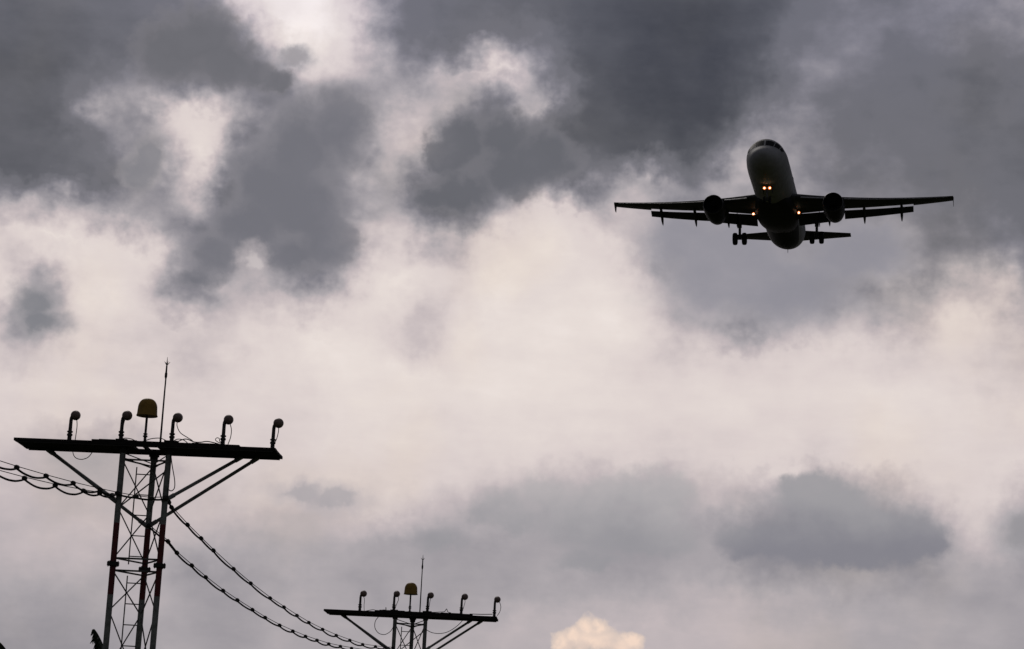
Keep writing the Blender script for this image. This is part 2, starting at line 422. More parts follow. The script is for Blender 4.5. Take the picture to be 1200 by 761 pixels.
def fuselage_material():
    """white upper body, dark belly paint below the paint line"""
    m = bpy.data.materials.new('fuselage_paint')
    m.use_nodes = True
    nt = m.node_tree
    b = nt.nodes['Principled BSDF']
    b.inputs['Roughness'].default_value = 0.62
    b.inputs['Specular IOR Level'].default_value = 0.25
    tc = nt.nodes.new('ShaderNodeTexCoord')
    sp = nt.nodes.new('ShaderNodeSeparateXYZ')
    nt.links.new(tc.outputs['Object'], sp.inputs[0])
    n = nt.nodes.new('ShaderNodeTexNoise'); n.inputs['Scale'].default_value = 1.4; n.inputs['Detail'].default_value = 8
    nt.links.new(tc.outputs['Object'], n.inputs['Vector'])
    def ramp(c0, c1):
        r = nt.nodes.new('ShaderNodeValToRGB')
        r.color_ramp.elements[0].position = 0.3; r.color_ramp.elements[0].color = (*c0, 1)
        r.color_ramp.elements[1].position = 0.7; r.color_ramp.elements[1].color = (*c1, 1)
        nt.links.new(n.outputs['Fac'], r.inputs[0])
        return r.outputs[0]
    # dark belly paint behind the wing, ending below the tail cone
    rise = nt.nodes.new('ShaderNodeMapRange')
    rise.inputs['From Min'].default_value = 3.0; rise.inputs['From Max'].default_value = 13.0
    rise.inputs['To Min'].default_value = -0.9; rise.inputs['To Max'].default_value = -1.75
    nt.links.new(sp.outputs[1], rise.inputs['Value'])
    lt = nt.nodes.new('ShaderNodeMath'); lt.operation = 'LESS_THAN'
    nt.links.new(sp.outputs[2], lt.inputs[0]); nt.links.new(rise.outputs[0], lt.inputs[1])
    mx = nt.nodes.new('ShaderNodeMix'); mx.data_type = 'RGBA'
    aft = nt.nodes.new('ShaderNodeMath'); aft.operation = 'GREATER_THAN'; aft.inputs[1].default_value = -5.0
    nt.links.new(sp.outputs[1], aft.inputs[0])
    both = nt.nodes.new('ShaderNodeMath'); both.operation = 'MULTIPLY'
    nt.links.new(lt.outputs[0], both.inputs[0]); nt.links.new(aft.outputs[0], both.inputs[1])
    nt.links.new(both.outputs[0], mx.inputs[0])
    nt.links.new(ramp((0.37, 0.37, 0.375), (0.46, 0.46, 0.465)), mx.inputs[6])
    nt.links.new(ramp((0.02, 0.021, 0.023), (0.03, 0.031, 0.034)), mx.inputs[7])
    nt.links.new(mx.outputs[2], b.inputs['Base Color'])
    return m
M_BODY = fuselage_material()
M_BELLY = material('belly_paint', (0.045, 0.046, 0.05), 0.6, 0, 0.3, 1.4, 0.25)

# ------------------------------------------------------------------ object helpers
def mesh_object(name, bm, mat, parent=None, smooth=False, sharp=40):
    bmesh.ops.remove_doubles(bm, verts=bm.verts, dist=1e-6)
    bmesh.ops.recalc_face_normals(bm, faces=bm.faces)
    me = bpy.data.meshes.new(name)
    bm.to_mesh(me)
    bm.free()
    me.materials.append(mat)
    if smooth:
        for p in me.polygons:
            p.use_smooth = True
        me.set_sharp_from_angle(angle=R(sharp))
    o = bpy.data.objects.new(name, me)
    COL.objects.link(o)
    if parent is not None:
        o.parent = parent
    return o

def tag(o, label=None, category=None, group=None, kind=None):
    if label: o['label'] = label
    if category: o['category'] = category
    if group: o['group'] = group
    if kind: o['kind'] = kind
    return o

def thing(name, label, category, loc=(0, 0, 0), rotz=0.0, group=None):
    o = bpy.data.objects.new(name, None)
    o.empty_display_size = 0.2
    COL.objects.link(o)
    o.location = loc
    o.rotation_euler = (0, 0, rotz)
    return tag(o, label, category, group)

def copy_thing(src, loc, rotz, label):
    c = src.copy()
    COL.objects.link(c)
    c.location = loc
    c.rotation_euler = (0, 0, rotz)
    c['label'] = label
    def kids(a, b):
        for ch in list(a.children):
            d = ch.copy()
            COL.objects.link(d)
            d.parent = b
            kids(ch, d)
    kids(src, c)
    return c

def B():
    return bmesh.new()

def add_box(bm, lo, hi, rot=None):
    c = Vector([(a + b) / 2 for a, b in zip(lo, hi)])
    s = [abs(b - a) for a, b in zip(lo, hi)]
    m = Matrix.Translation(c) @ (rot.to_4x4() if rot else Matrix()) @ Matrix.Diagonal((*s, 1))
    bmesh.ops.create_cube(bm, size=1.0, matrix=m)

def add_tube(bm, pts, r, seg=8, cap=True):
    pts = [Vector(p) for p in pts]
    rr = r if isinstance(r, (list, tuple)) else [r] * len(pts)
    prev, rings = None, []
    for i, p in enumerate(pts):
        t = (pts[min(i + 1, len(pts) - 1)] - pts[max(i - 1, 0)])
        if t.length < 1e-9: t = Vector((0, 0, 1))
        t.normalize()
        if prev is None:
            u = t.orthogonal().normalized()
        else:
            u = prev - t * prev.dot(t)
            u = u.normalized() if u.length > 1e-6 else t.orthogonal().normalized()
        prev = u
        v = t.cross(u)
        rings.append([bm.verts.new(p + (u * math.cos(2 * PI * k / seg) + v * math.sin(2 * PI * k / seg)) * rr[i]) for k in range(seg)])
    for a, b in zip(rings, rings[1:]):
        for k in range(seg):
            bm.faces.new((a[k], a[(k + 1) % seg], b[(k + 1) % seg], b[k]))
    if cap:
        bm.faces.new(rings[0][::-1])
        bm.faces.new(rings[-1])

def add_lathe(bm, prof, M=None, seg=24):
    """profile of (height, radius) turned about the local z axis, then moved by M"""
    M = M or Matrix()
    rings = []
    for h, r in prof:
        if r < 1e-5:
            rings.append([bm.verts.new(M @ Vector((0, 0, h)))])
        else:
            rings.append([bm.verts.new(M @ Vector((r * math.cos(2 * PI * k / seg), r * math.sin(2 * PI * k / seg), h))) for k in range(seg)])
    for a, b in zip(rings, rings[1:]):
        for k in range(seg):
            j = (k + 1) % seg
            if len(a) == 1 and len(b) == 1: continue
            if len(a) == 1: bm.faces.new((a[0], b[j], b[k]))
            elif len(b) == 1: bm.faces.new((a[k], a[j], b[0]))
            else: bm.faces.new((a[k], a[j], b[j], b[k]))

def add_loft(bm, rings, closed=True, cap=True):
    vr = [[bm.verts.new(p) for p in r] for r in rings]
    n = len(vr[0])
    for a, b in zip(vr, vr[1:]):
        for k in range(n if closed else n - 1):
            j = (k + 1) % n
            bm.faces.new((a[k], a[j], b[j], b[k]))
    if cap and closed:
        bm.faces.new(vr[0][::-1])
        bm.faces.new(vr[-1])

def bezier(p0, p1, p2, p3, n=14):
    p0, p1, p2, p3 = map(Vector, (p0, p1, p2, p3))
    out = []
    for i in range(n + 1):
        t = i / n
        out.append(p0 * (1 - t) ** 3 + p1 * 3 * t * (1 - t) ** 2 + p2 * 3 * t * t * (1 - t) + p3 * t ** 3)
    return out

def wire_through(pts, n=8):
    """smooth line through points"""
    P = [Vector(p) for p in pts]
    P = [P[0] * 2 - P[1]] + P + [P[-1] * 2 - P[-2]]
    out = []
    for i in range(1, len(P) - 2):
        for k in range(n):
            t = k / n
            a, b, c, d = P[i - 1], P[i], P[i + 1], P[i + 2]
            out.append(0.5 * ((2 * b) + (c - a) * t + (2 * a - 5 * b + 4 * c - d) * t * t + (3 * b - a - 3 * c + d) * t ** 3))
    out.append(P[-2])
    return out

AXIS_Y = Matrix.Rotation(R(-90), 4, 'X')        # local z -> +y
AXIS_X = Matrix.Rotation(R(90), 4, 'Y')         # local z -> +x

# ------------------------------------------------------------------ ground
bm = B()
for i in range(41):
    for j in range(41):
        x = (i / 20 - 1); y = (j / 20 - 1)
        X = math.copysign(abs(x) ** 2.2, x) * 6000; Y = math.copysign(abs(y) ** 2.2, y) * 6000
        bm.verts.new((X, Y, 0.0 if math.hypot(X, Y) < 90 else 0.6 * noise.noise((X * .01, Y * .01, 0)) - 0.3))
bm.verts.ensure_lookup_table()
for i in range(40):
    for j in range(40):
        bm.faces.new([bm.verts[a] for a in (i * 41 + j, (i + 1) * 41 + j, (i + 1) * 41 + j + 1, i * 41 + j + 1)])
tag(mesh_object('ground', bm, M_GRASS), kind='structure')

# ------------------------------------------------------------------ approach light towers
TOWERS = {'near': ((-6.95, 42.8, 8.72), R(-3)), 'far': ((-2.55, 65.88, 7.92), R(-3))}
LEGS = [(-0.45, -0.27), (0.45, -0.27), (0.0, 0.51)]
RINGS = [-0.25, -2.165, -2.40, -4.42, -4.66, -6.6, -6.85]

def in_tower(key, x, y, z):
    o, a = TOWERS[key]
    return Vector(o) + Vector((x * math.cos(a) - y * math.sin(a), x * math.sin(a) + y * math.cos(a), z))

def make_tower(key, label):
    org, yaw = TOWERS[key]
    H = org[2]
    t = thing('approach_light_tower', label, 'light tower', org, yaw, 'approach light towers')
    # legs, each with its flange collars
    for k, (x, y) in enumerate(LEGS):
        bm = B()
        add_tube(bm, [(0, 0, 0), (0, 0, -H)], 0.058, 14)
        leg = mesh_object('leg', bm, M_BAND, t, True)
        leg.location = (x, y, 0)
        for z in (-2.28, -4.54, -6.72):
            bm = B()
            add_lathe(bm, [(-0.035, 0.0), (-0.035, 0.12), (-0.004, 0.12), (-0.004, 0.115), (0.004, 0.115), (0.004, 0.12), (0.035, 0.12), (0.035, 0.0)], Matrix.Translation((0, 0, z)), 14)
            for q in range(6):
                a = q * PI / 3
                add_tube(bm, [(0.095 * math.cos(a), 0.095 * math.sin(a), z - 0.055), (0.095 * math.cos(a), 0.095 * math.sin(a), z + 0.055)], 0.012, 6)
            mesh_object('flange', bm, M_DARK, leg)
        bm = B()
        add_lathe(bm, [(-0.13, 0.0), (-0.13, 0.075), (-0.05, 0.085), (-0.05, 0.105), (-0.001, 0.105), (-0.001, 0.0)], None, 12)
        mesh_object('top_bracket', bm, M_DARK, leg)
        bm = B()
        add_box(bm, (-0.16, -0.16, -H - 0.02), (0.16, 0.16, -H + 0.025))
        mesh_object('base_plate', bm, M_STEEL, leg)
    # lattice
    bm = B()
    P = lambda k, z: Vector((LEGS[k][0], LEGS[k][1], z))
    for z in RINGS:
        for a, b in ((0, 1), (1, 2), (2, 0)):
            add_tube(bm, [P(a, z), P(b, z)], 0.018, 6)
    nodes = [[-0.25, -1.2, -2.165], [-2.40, -3.17, -4.42], [-4.66, -5.6, -6.6], [-6.85, -7.6, -H + 0.3]]
    for sec in nodes:
        for z0, z1 in zip(sec, sec[1:]):
            for a, b in ((2, 0), (1, 2)):
                add_tube(bm, [P(a, z0), P(b, z1)], 0.014, 6)
                add_tube(bm, [P(b, z0), P(a, z1)], 0.014, 6)
    for z0, z1 in ((-0.42, -1.2),):
        add_tube(bm, [P(1, z0), P(0, z1)], 0.014, 6)
    for a in (0.0, -0.09):                       # gussets under the platform
        add_tube(bm, [P(1, a - 0.12), P(2, a - 0.2)], 0.012, 6)
        add_tube(bm, [P(0, a - 0.12), P(2, a - 0.2)], 0.012, 6)
    mesh_object('lattice_bracing', bm, M_BRACE, t)
    # ladder fixed to the rear leg
    bm = B()
    for z0, z1 in ((-0.28, -2.2), (-2.42, -4.45), (-4.68, -6.6), (-6.86, -H + 0.25)):
        add_tube(bm, [(-0.31, 0.44, z0), (-0.31, 0.44, z1)], 0.014, 6)
        z = z0 - 0.14
        while z > z1:
            add_tube(bm, [(-0.31, 0.44, z), (0.0, 0.47, z)], 0.011, 6)
            z -= 0.405
    mesh_object('ladder', bm, M_BRACE, t)
    # platform of two planks with a slot at the middle
    bm = B()
    add_box(bm, (-2.55, -0.5, 0.001), (2.55, -0.285, 0.055))
    add_box(bm, (-2.55, 0.25, 0.001), (2.55, 0.5, 0.055))
    add_box(bm, (-2.547, -0.284, 0.003), (-0.26, 0.249, 0.052))
    add_box(bm, (-0.075, -0.284, 0.003), (-0.02, 0.249, 0.052))
    add_box(bm, (0.22, -0.284, 0.003), (2.547, 0.249, 0.052))
    plat = mesh_object('platform', bm, M_DECK, t)
    bm = B()                                     # joists and edge angles below the deck
    for y in (-0.47, 0.47):
        add_box(bm, (-2.5, y - 0.012, -0.024), (2.5, y + 0.012, 0.0))
    mesh_object('joist', bm, M_DARK, plat)
    # cable tray and boxes lying along the middle of the deck
    bm = B()
    add_box(bm, (-1.05, -0.42, 0.056), (1.83, -0.2, 0.098))
    add_box(bm, (-0.92, -0.36, 0.099), (-0.18, -0.22, 0.118))
    add_box(bm, (-0.6, -0.34, 0.119), (-0.38, -0.24, 0.14))
    add_box(bm, (0.36, -0.4, 0.099), (0.62, -0.22, 0.135))
    add_box(bm, (0.9, -0.38, 0.099), (1.5, -0.24, 0.112))
    mesh_object('cable_tray', bm, M_DECK, plat)
    # struts from the legs out to the platform
    for p0, p1 in (((-2.12, 0.45, -0.002), (-0.5, -0.3, -1.06)), ((-2.10, 0.46, -0.002), (-0.04, 0.46, -1.42)),
                   ((1.76, 0.40, -0.002), (0.5, -0.3, -0.99)), ((2.07, 0.45, -0.002), (0.04, 0.46, -1.42))):
        bm = B()
        add_tube(bm, [p0, p1], 0.034, 8)
        d = (Vector(p1) - Vector(p0)).normalized()
        add_tube(bm, [Vector(p0) - d * 0.004, Vector(p0) + d * 0.16], 0.044, 8)
        add_tube(bm, [Vector(p1) - d * 0.16, Vector(p1) + d * 0.03], 0.044, 8)
        mesh_object('strut', bm, M_STEEL, t, True)
    return t

make_tower('near', 'tall three-legged lattice tower carrying the big crossbar platform, banded red and white')
make_tower('far', 'smaller looking, more distant lattice tower whose crossbar platform sits near the bottom edge')

# approach lamps on the platforms
def make_lamp(name_label, loc, rz):
    t = thing('approach_lamp', name_label, 'approach lamp', loc, rz, 'approach lamps on the crossbars')
    bm = B()
    add_lathe(bm, [(0, 0), (0, 0.062), (0.012, 0.062), (0.014, 0.042), (0.10, 0.040), (0.10, 0.054), (0.135, 0.054), (0.137, 0.038), (0.165, 0.038),
                   (0.166, 0.056), (0.19, 0.056), (0.192, 0.036), (0.36, 0.034), (0.41, 0.034), (0.41, 0)], None, 14)
    add_tube(bm, [(0, 0, 0.39), (0.004, 0.005, 0.445), (0.015, 0.02, 0.485), (0.04, 0.03, 0.505)], [0.034, 0.035, 0.036, 0.036], 10)
    mesh_object('post', bm, M_POST, t, True, 50)
    head_m = Matrix.Translation((0.074, 0.0, 0.508)) @ Matrix.Rotation(R(7), 4, 'X') @ AXIS_Y
    bm = B()
    add_lathe(bm, [(-0.10, 0.0), (-0.098, 0.022), (-0.085, 0.026), (-0.08, 0.046), (-0.055, 0.072), (-0.02, 0.086), (0.02, 0.09), (0.045, 0.09),
                   (0.047, 0.096), (0.068, 0.096), (0.068, 0.084), (0.058, 0.082)], head_m, 22)
    head = mesh_object('lamp_head', bm, M_LAMP, t, True, 50)
    bm = B()
    add_lathe(bm, [(0.056, 0.082), (0.066, 0.06), (0.072, 0.0)], head_m, 22)
    mesh_object('lens', bm, M_GLASS, head, True)
    bm = B()
    add_tube(bm, [(0.0, -0.028, 0.43), (0.045, -0.055, 0.46), (0.09, -0.03, 0.445)], 0.008, 6)
    mesh_object('bracket', bm, M_DARK, head)
    return t

def lead(t, pts):
    bm = B()
    add_tube(bm, wire_through(pts, 8), 0.0085, 6)
    return mesh_object('power_lead', bm, M_RUBBER, t)

LAMP_X = [-1.50, -0.505, 0.49, 1.49, 2.47]
LEADS = [[(0.11, -0.08, 0.44), (0.13, -0.07, 0.3), (0.125, -0.05, 0.15), (0.115, -0.03, 0.0)],
         [(0.09, -0.09, 0.44), (0.06, -0.08, 0.33), (0.045, -0.05, 0.2), (0.05, -0.04, 0.05), (0.12, -0.06, 0.01)],
         [(0.1, -0.09, 0.43), (0.1, -0.09, 0.33), (0.17, -0.08, 0.2), (0.30, -0.06, 0.12), (0.42, -0.06, 0.055)],
         [(0.11, -0.09, 0.43), (0.15, -0.09, 0.3), (0.145, -0.08, 0.15), (0.10, -0.05, 0.0)],
         [(0.12, -0.09, 0.43), (0.13, -0.10, 0.33), (0.10, -0.09, 0.18), (0.03, -0.05, 0.06)]]
FAR_LEADS = [[(0.11, -0.08, 0.44), (0.15, -0.07, 0.32), (0.14, -0.05, 0.16), (0.15, -0.03, 0.0)],
             [(0.1, -0.09, 0.44), (0.11, -0.08, 0.33), (0.07, -0.05, 0.2), (0.03, -0.04, 0.05)],
             [(0.08, -0.09, 0.43), (0.06, -0.09, 0.3), (0.04, -0.08, 0.15), (-0.05, -0.06, 0.02)],
             [(0.1, -0.09, 0.43), (0.12, -0.09, 0.35), (0.09, -0.08, 0.22), (0.05, -0.05, 0.1)],
             [(0.13, -0.09, 0.43), (0.17, -0.10, 0.3), (0.15, -0.09, 0.15), (0.08, -0.05, 0.03)]]
LAMP_LABELS = {
    'near': ['grey lamp standing alone at the left end of the big near crossbar', 'grey lamp on the big near crossbar just left of its yellow dome',
             'grey lamp on the big near crossbar just right of its lightning rod', 'grey lamp with a small wire coil at its foot on the big near crossbar',
             'grey lamp at the right tip of the big near crossbar'],
    'far': ['small grey lamp at the left end of the distant crossbar', 'small grey lamp on the distant crossbar just left of its yellow dome',
            'small grey lamp on the distant crossbar just right of its lightning rod', 'small grey lamp on the distant crossbar, next to last before its right tip',
            'small grey lamp at the right tip of the distant crossbar']}
proto = {}
for key in ('near', 'far'):
    for i, x in enumerate(LAMP_X):
        zt = 0.098 if 0 < i < 4 else 0.0555
        p = in_tower(key, x, -0.31 if i in (1, 2, 3) else -0.36, zt)
        rz = TOWERS[key][1] + R([9, -6, 0, 7, -9][i] if key == 'near' else [-12, 14, 4, -9, 8][i])
        if i not in proto:
            proto[i] = make_lamp(LAMP_LABELS[key][i], p, rz)
            lead(proto[i], LEADS[i])
        else:
            c = copy_thing(proto[i], p, rz, LAMP_LABELS[key][i])
            for ch in list(c.children):
                if ch.name.startswith('power_lead'):
                    bpy.data.objects.remove(ch)
            lead(c, FAR_LEADS[i])

# yellow domes
def make_dome(label, loc, rz):
    t = thing('warning_dome', label, 'warning dome', loc, rz, 'yellow domes on the crossbars')
    bm = B()
    add_lathe(bm, [(0, 0), (0, 0.055), (0.015, 0.055), (0.017, 0.028), (0.10, 0.028), (0.10, 0.046), (0.125, 0.046), (0.127, 0.03), (0.15, 0.03),
                   (0.152, 0.042), (0.17, 0.042), (0.172, 0.024), (0.53, 0.024), (0.53, 0)], None, 14)
    mesh_object('post', bm, M_POST, t, True, 50)
    bm = B()
    prof = [(0.515, 0.0), (0.515, 0.192), (0.51, 0.206), (0.522, 0.207), (0.545, 0.196)]
    for k in range(13):
        a = k / 12 * PI / 2
        prof.append((0.665 + 0.195 * math.sin(a) ** 1.0, 0.188 * math.cos(a) ** 0.8 if k < 12 else 0.0))
    add_lathe(bm, prof, None, 32)
    d = mesh_object('dome_cover', bm, M_YELLOW, t, True, 50)
    return t
dome = make_dome('larger yellow dome on a post above the big near crossbar', in_tower('near', -0.035, -0.3, 0.099), TOWERS['near'][1])
copy_thing(dome, in_tower('far', -0.03, -0.3, 0.099), TOWERS['far'][1] + 0.5, 'smaller looking yellow dome on a post above the distant crossbar')

# lightning rods
def make_rod(label, loc, rz):
    t = thing('lightning_rod', label, 'lightning rod', loc, rz, 'lightning rods on the crossbars')
    bm = B()
    add_tube(bm, [(0, 0, 0), (0, 0, 0.9), (0.002, 0, 1.3)], [0.02, 0.016, 0.014], 8)
    mesh_object('mast', bm, M_DARK, t, True)
    bm = B()
    add_lathe(bm, [(1.26, 0.0), (1.27, 0.016), (1.31, 0.026), (1.37, 0.026), (1.40, 0.018), (1.52, 0.016), (1.54, 0.013), (1.545, 0)], None, 10)
    mesh_object('insulator', bm, M_RUBBER, t, True)
    bm = B()
    add_tube(bm, [(0, 0, 1.53), (0, 0, 1.62), (0, 0, 1.70)], [0.012, 0.009, 0.003], 6)
    for a in (0.2, 2.2, 3.9, 5.3):
        add_tube(bm, [(0, 0, 1.53), (0.03 * math.cos(a), 0.03 * math.sin(a), 1.57), (0.06 * math.cos(a), 0.06 * math.sin(a), 1.605)], [0.008, 0.007, 0.003], 6)
    mesh_object('spike_cluster', bm, M_DARK, t)
    return t
rod = make_rod('thin spiked lightning rod rising beside the yellow dome of the near tower', in_tower('near', 0.27, -0.3, 0.098), TOWERS['near'][1])
copy_thing(rod, in_tower('far', 0.27, -0.3, 0.098), TOWERS['far'][1] + 1.2, 'thin spiked lightning rod rising beside the yellow dome of the distant tower')

# loose wires on and under the platforms
def loose_wire(label, key, pts, r=0.0085, n=8):
    bm = B()
    add_tube(bm, wire_through([in_tower(key, *p) for p in pts], n), r, 6)
    return tag(mesh_object('loose_wire', bm, M_RUBBER), label, 'wire', 'loose wires on the platforms')
loose_wire('thin wire hanging in a loop under the left end of the near crossbar', 'near',
           [(-1.42, -0.3, 0.0), (-1.42, -0.3, -0.16), (-1.36, -0.3, -0.26), (-1.24, -0.3, -0.29), (-1.12, -0.28, -0.24), (-1.05, -0.25, -0.12), (-1.02, -0.22, 0.0)], 0.008)
loose_wire('narrow wire loop hanging down the right leg of the near tower', 'near',
           [(0.50, -0.33, -0.12), (0.55, -0.35, -0.35), (0.62, -0.36, -0.62), (0.63, -0.36, -0.78), (0.57, -0.35, -0.84), (0.49, -0.34, -0.8)], 0.010)
loose_wire('wires arching between the lightning rod and the lamp right of it, near crossbar', 'near',
           [(-0.02, -0.4, 0.1), (0.1, -0.4, 0.15), (0.28, -0.4, 0.17), (0.42, -0.4, 0.12), (0.5, -0.4, 0.10), (0.62, -0.42, 0.16), (0.74, -0.42, 0.15), (0.82, -0.4, 0.10)])
loose_wire('low loose wire lying over the right half of the near crossbar deck', 'near',
           [(0.6, -0.42, 0.10), (0.78, -0.42, 0.17), (0.95, -0.42, 0.12), (1.08, -0.42, 0.12), (1.2, -0.42, 0.14), (1.34, -0.42, 0.12), (1.44, -0.4, 0.10)], 0.010)
loose_wire('small wire coil standing at the foot of the fourth lamp on the near crossbar', 'near',
           [(1.47, -0.4, 0.12), (1.41, -0.4, 0.14), (1.36, -0.4, 0.18), (1.38, -0.4, 0.22), (1.43, -0.4, 0.21), (1.45, -0.4, 0.15), (1.52, -0.4, 0.13)], 0.008)
loose_wire('short wire bowing under the right end of the near crossbar', 'near',
           [(1.85, -0.4, 0.0), (1.95, -0.38, -0.05), (2.08, -0.36, -0.07), (2.22, -0.34, -0.03), (2.28, -0.3, 0.0)], 0.008)
loose_wire('short wire hump on the left half of the near crossbar deck', 'near',
           [(-0.5, -0.42, 0.10), (-0.4, -0.42, 0.14), (-0.28, -0.42, 0.13), (-0.2, -0.42, 0.10)], 0.008)
loose_wire('round wire loop hanging left of the leg under the distant crossbar', 'far',
           [(-0.47, -0.34, -0.05), (-0.75, -0.34, -0.0), (-0.9, -0.34, -0.06), (-1.02, -0.34, -0.22), (-1.02, -0.34, -0.42), (-0.9, -0.34, -0.57), (-0.72, -0.34, -0.6),
            (-0.56, -0.34, -0.5), (-0.47, -0.34, -0.34)], 0.010)
loose_wire('long wire sagging under the right half of the distant crossbar', 'far',
           [(0.45, -0.33, -0.38), (0.65, -0.34, -0.48), (0.9, -0.34, -0.5), (1.15, -0.34, -0.43), (1.4, -0.34, -0.25), (1.62, -0.34, 0.0)], 0.010)
loose_wire('loose wire lying over the left half of the distant crossbar deck', 'far',
           [(-1.3, -0.42, 0.06), (-1.1, -0.42, 0.10), (-0.95, -0.42, 0.07), (-0.8, -0.42, 0.11), (-0.68, -0.42, 0.10)], 0.010)
loose_wire('short stub of wire standing left of centre on the distant crossbar', 'far',
           [(-0.74, -0.3, 0.09), (-0.735, -0.3, 0.14), (-0.74, -0.3, 0.2)], 0.013)
loose_wire('peaked wire standing over the right half of the distant crossbar deck', 'far',
           [(0.6, -0.4, 0.10), (0.85, -0.4, 0.12), (1.0, -0.4, 0.14), (1.06, -0.4, 0.22), (1.1, -0.4, 0.14), (1.2, -0.4, 0.11)], 0.010)
loose_wire('taut wire running to the right tip lamp of the distant crossbar', 'far',
           [(1.75, -0.43, 0.10), (2.1, -0.43, 0.105), (2.42, -0.43, 0.12)], 0.012)

# ------------------------------------------------------------------ lashed cable runs
def cable_run(label, clamps, sag, first=None, last=None, r_power=0.019, r_wire=0.008):
    """messenger wire through the clamps, thicker power cable looping from clamp to clamp below it"""
    pts = [Vector(p) for p in clamps]
    t = thing('cable_run', label, 'cable', pts[0], 0, 'cable runs lashed to messenger wires')
    o = pts[0]
    loc = [p - o for p in pts]
    bm = B()
    add_tube(bm, [p + Vector((0, 0, 0.02)) for p in loc], r_wire, 6)
    mesh_object('messenger_wire', bm, M_RUBBER, t)
    path = []
    rnd = random.Random(len(pts))
    for a, b in zip(loc, loc[1:]):
        s = sag * (b - a).length / 1.5 * rnd.uniform(0.75, 1.25)
        for k in range(10):
            u = k / 10
            skew = u ** rnd.uniform(0.95, 1.05)
            path.append(a.lerp(b, u) + Vector((0.012 * math.sin(u * PI), 0, -s * 4 * skew * (1 - skew) * 1.0 - 0.02)))
    path.append(loc[-1] - Vector((0, 0, 0.02)))
    bm = B()
    add_tube(bm, path, r_power, 8)
    mesh_object('power_cable', bm, M_RUBBER, t, True)
    src = None
    for p, q in zip(loc, loc[1:] + [loc[-1] * 2 - loc[-2]]):
        d = (q - p)
        if src is None:
            bm = B()
            add_lathe(bm, [(-0.045, 0), (-0.045, 0.024), (-0.028, 0.044), (0.028, 0.044), (0.045, 0.024), (0.045, 0)], AXIS_Y, 12)
            src = mesh_object('clamp', bm, M_DARK, t, True)
            c = src
        else:
            c = src.copy()
            COL.objects.link(c)
            c.parent = t
        c.location = p
        c.rotation_euler = d.to_track_quat('Y', 'Z').to_euler()
    return t

UP = [(-6.48, 42.43, 7.74), (-6.455, 42.63, 7.69), (-6.43, 42.86, 7.62), (-6.26, 44.03, 7.45), (-6.1, 45.0, 7.315), (-5.96, 45.99, 7.2), (-5.71, 47.63, 7.02), (-5.49, 49.15, 6.89), (-5.22, 50.91, 6.76),
      (-5.02, 52.28, 6.7), (-4.82, 53.58, 6.64), (-4.63, 54.85, 6.6), (-4.4, 56.36, 6.58), (-4.16, 57.95, 6.58), (-3.91, 59.62, 6.61), (-3.66, 61.28, 6.65),
      (-3.4, 63.01, 6.75), (-3.2, 64.3, 6.84), (-3.03, 65.53, 6.94)]
LOW = [(-6.9, 43.24, 7.29), (-6.56, 43.62, 7.05), (-6.41, 43.92, 6.87), (-6.24, 44.96, 6.75), (-6.08, 46.02, 6.64), (-5.87, 47.4, 6.52), (-5.69, 48.58, 6.45), (-5.49, 49.88, 6.38), (-5.31, 51.0, 6.32),
       (-5.1, 52.36, 6.28), (-4.9, 53.67, 6.27), (-4.7, 54.98, 6.27), (-4.51, 56.21, 6.29), (-4.31, 57.55, 6.32), (-4.1, 58.9, 6.38), (-3.89, 60.25, 6.45),
       (-3.6, 62.1, 6.55), (-3.3, 64.0, 6.66), (-3.05, 65.55, 6.74)]
cable_run('upper of the two beaded cables sagging from the near tower to the distant one', UP, 0.042)
cable_run('lower of the two beaded cables sagging from the near tower to the distant one', LOW, 0.042)
def left_run(start, end, sag, ts):
    s, e = Vector(start), Vector(end)
    return [s.lerp(e, t) - Vector((0, 0, 4 * sag * t * (1 - t))) for t in ts]
t0 = [0.0, 0.039, 0.097, 0.152, 0.208] + [0.265 + 0.058 * k for k in range(13)]
t1 = [0.0, 0.03, 0.067, 0.128, 0.19] + [0.25 + 0.06 * k for k in range(13)]
over = [(-6.50, 42.40, 7.735), (-6.76, 42.41, 7.715), (-7.06, 42.43, 7.735)]
cable_run('upper of the two beaded cables leaving the near tower towards the left edge',
          over + left_run(in_tower('near', -0.47, -0.36, -0.93), (-11.83, 19.39, 7.8), 0.50, t0), 0.08)
cable_run('lower of the two beaded cables leaving the near tower towards the left edge',
          left_run(in_tower('near', -0.56, -0.36, -0.97), (-11.55, 19.39, 7.75), 0.66, t1), 0.08)

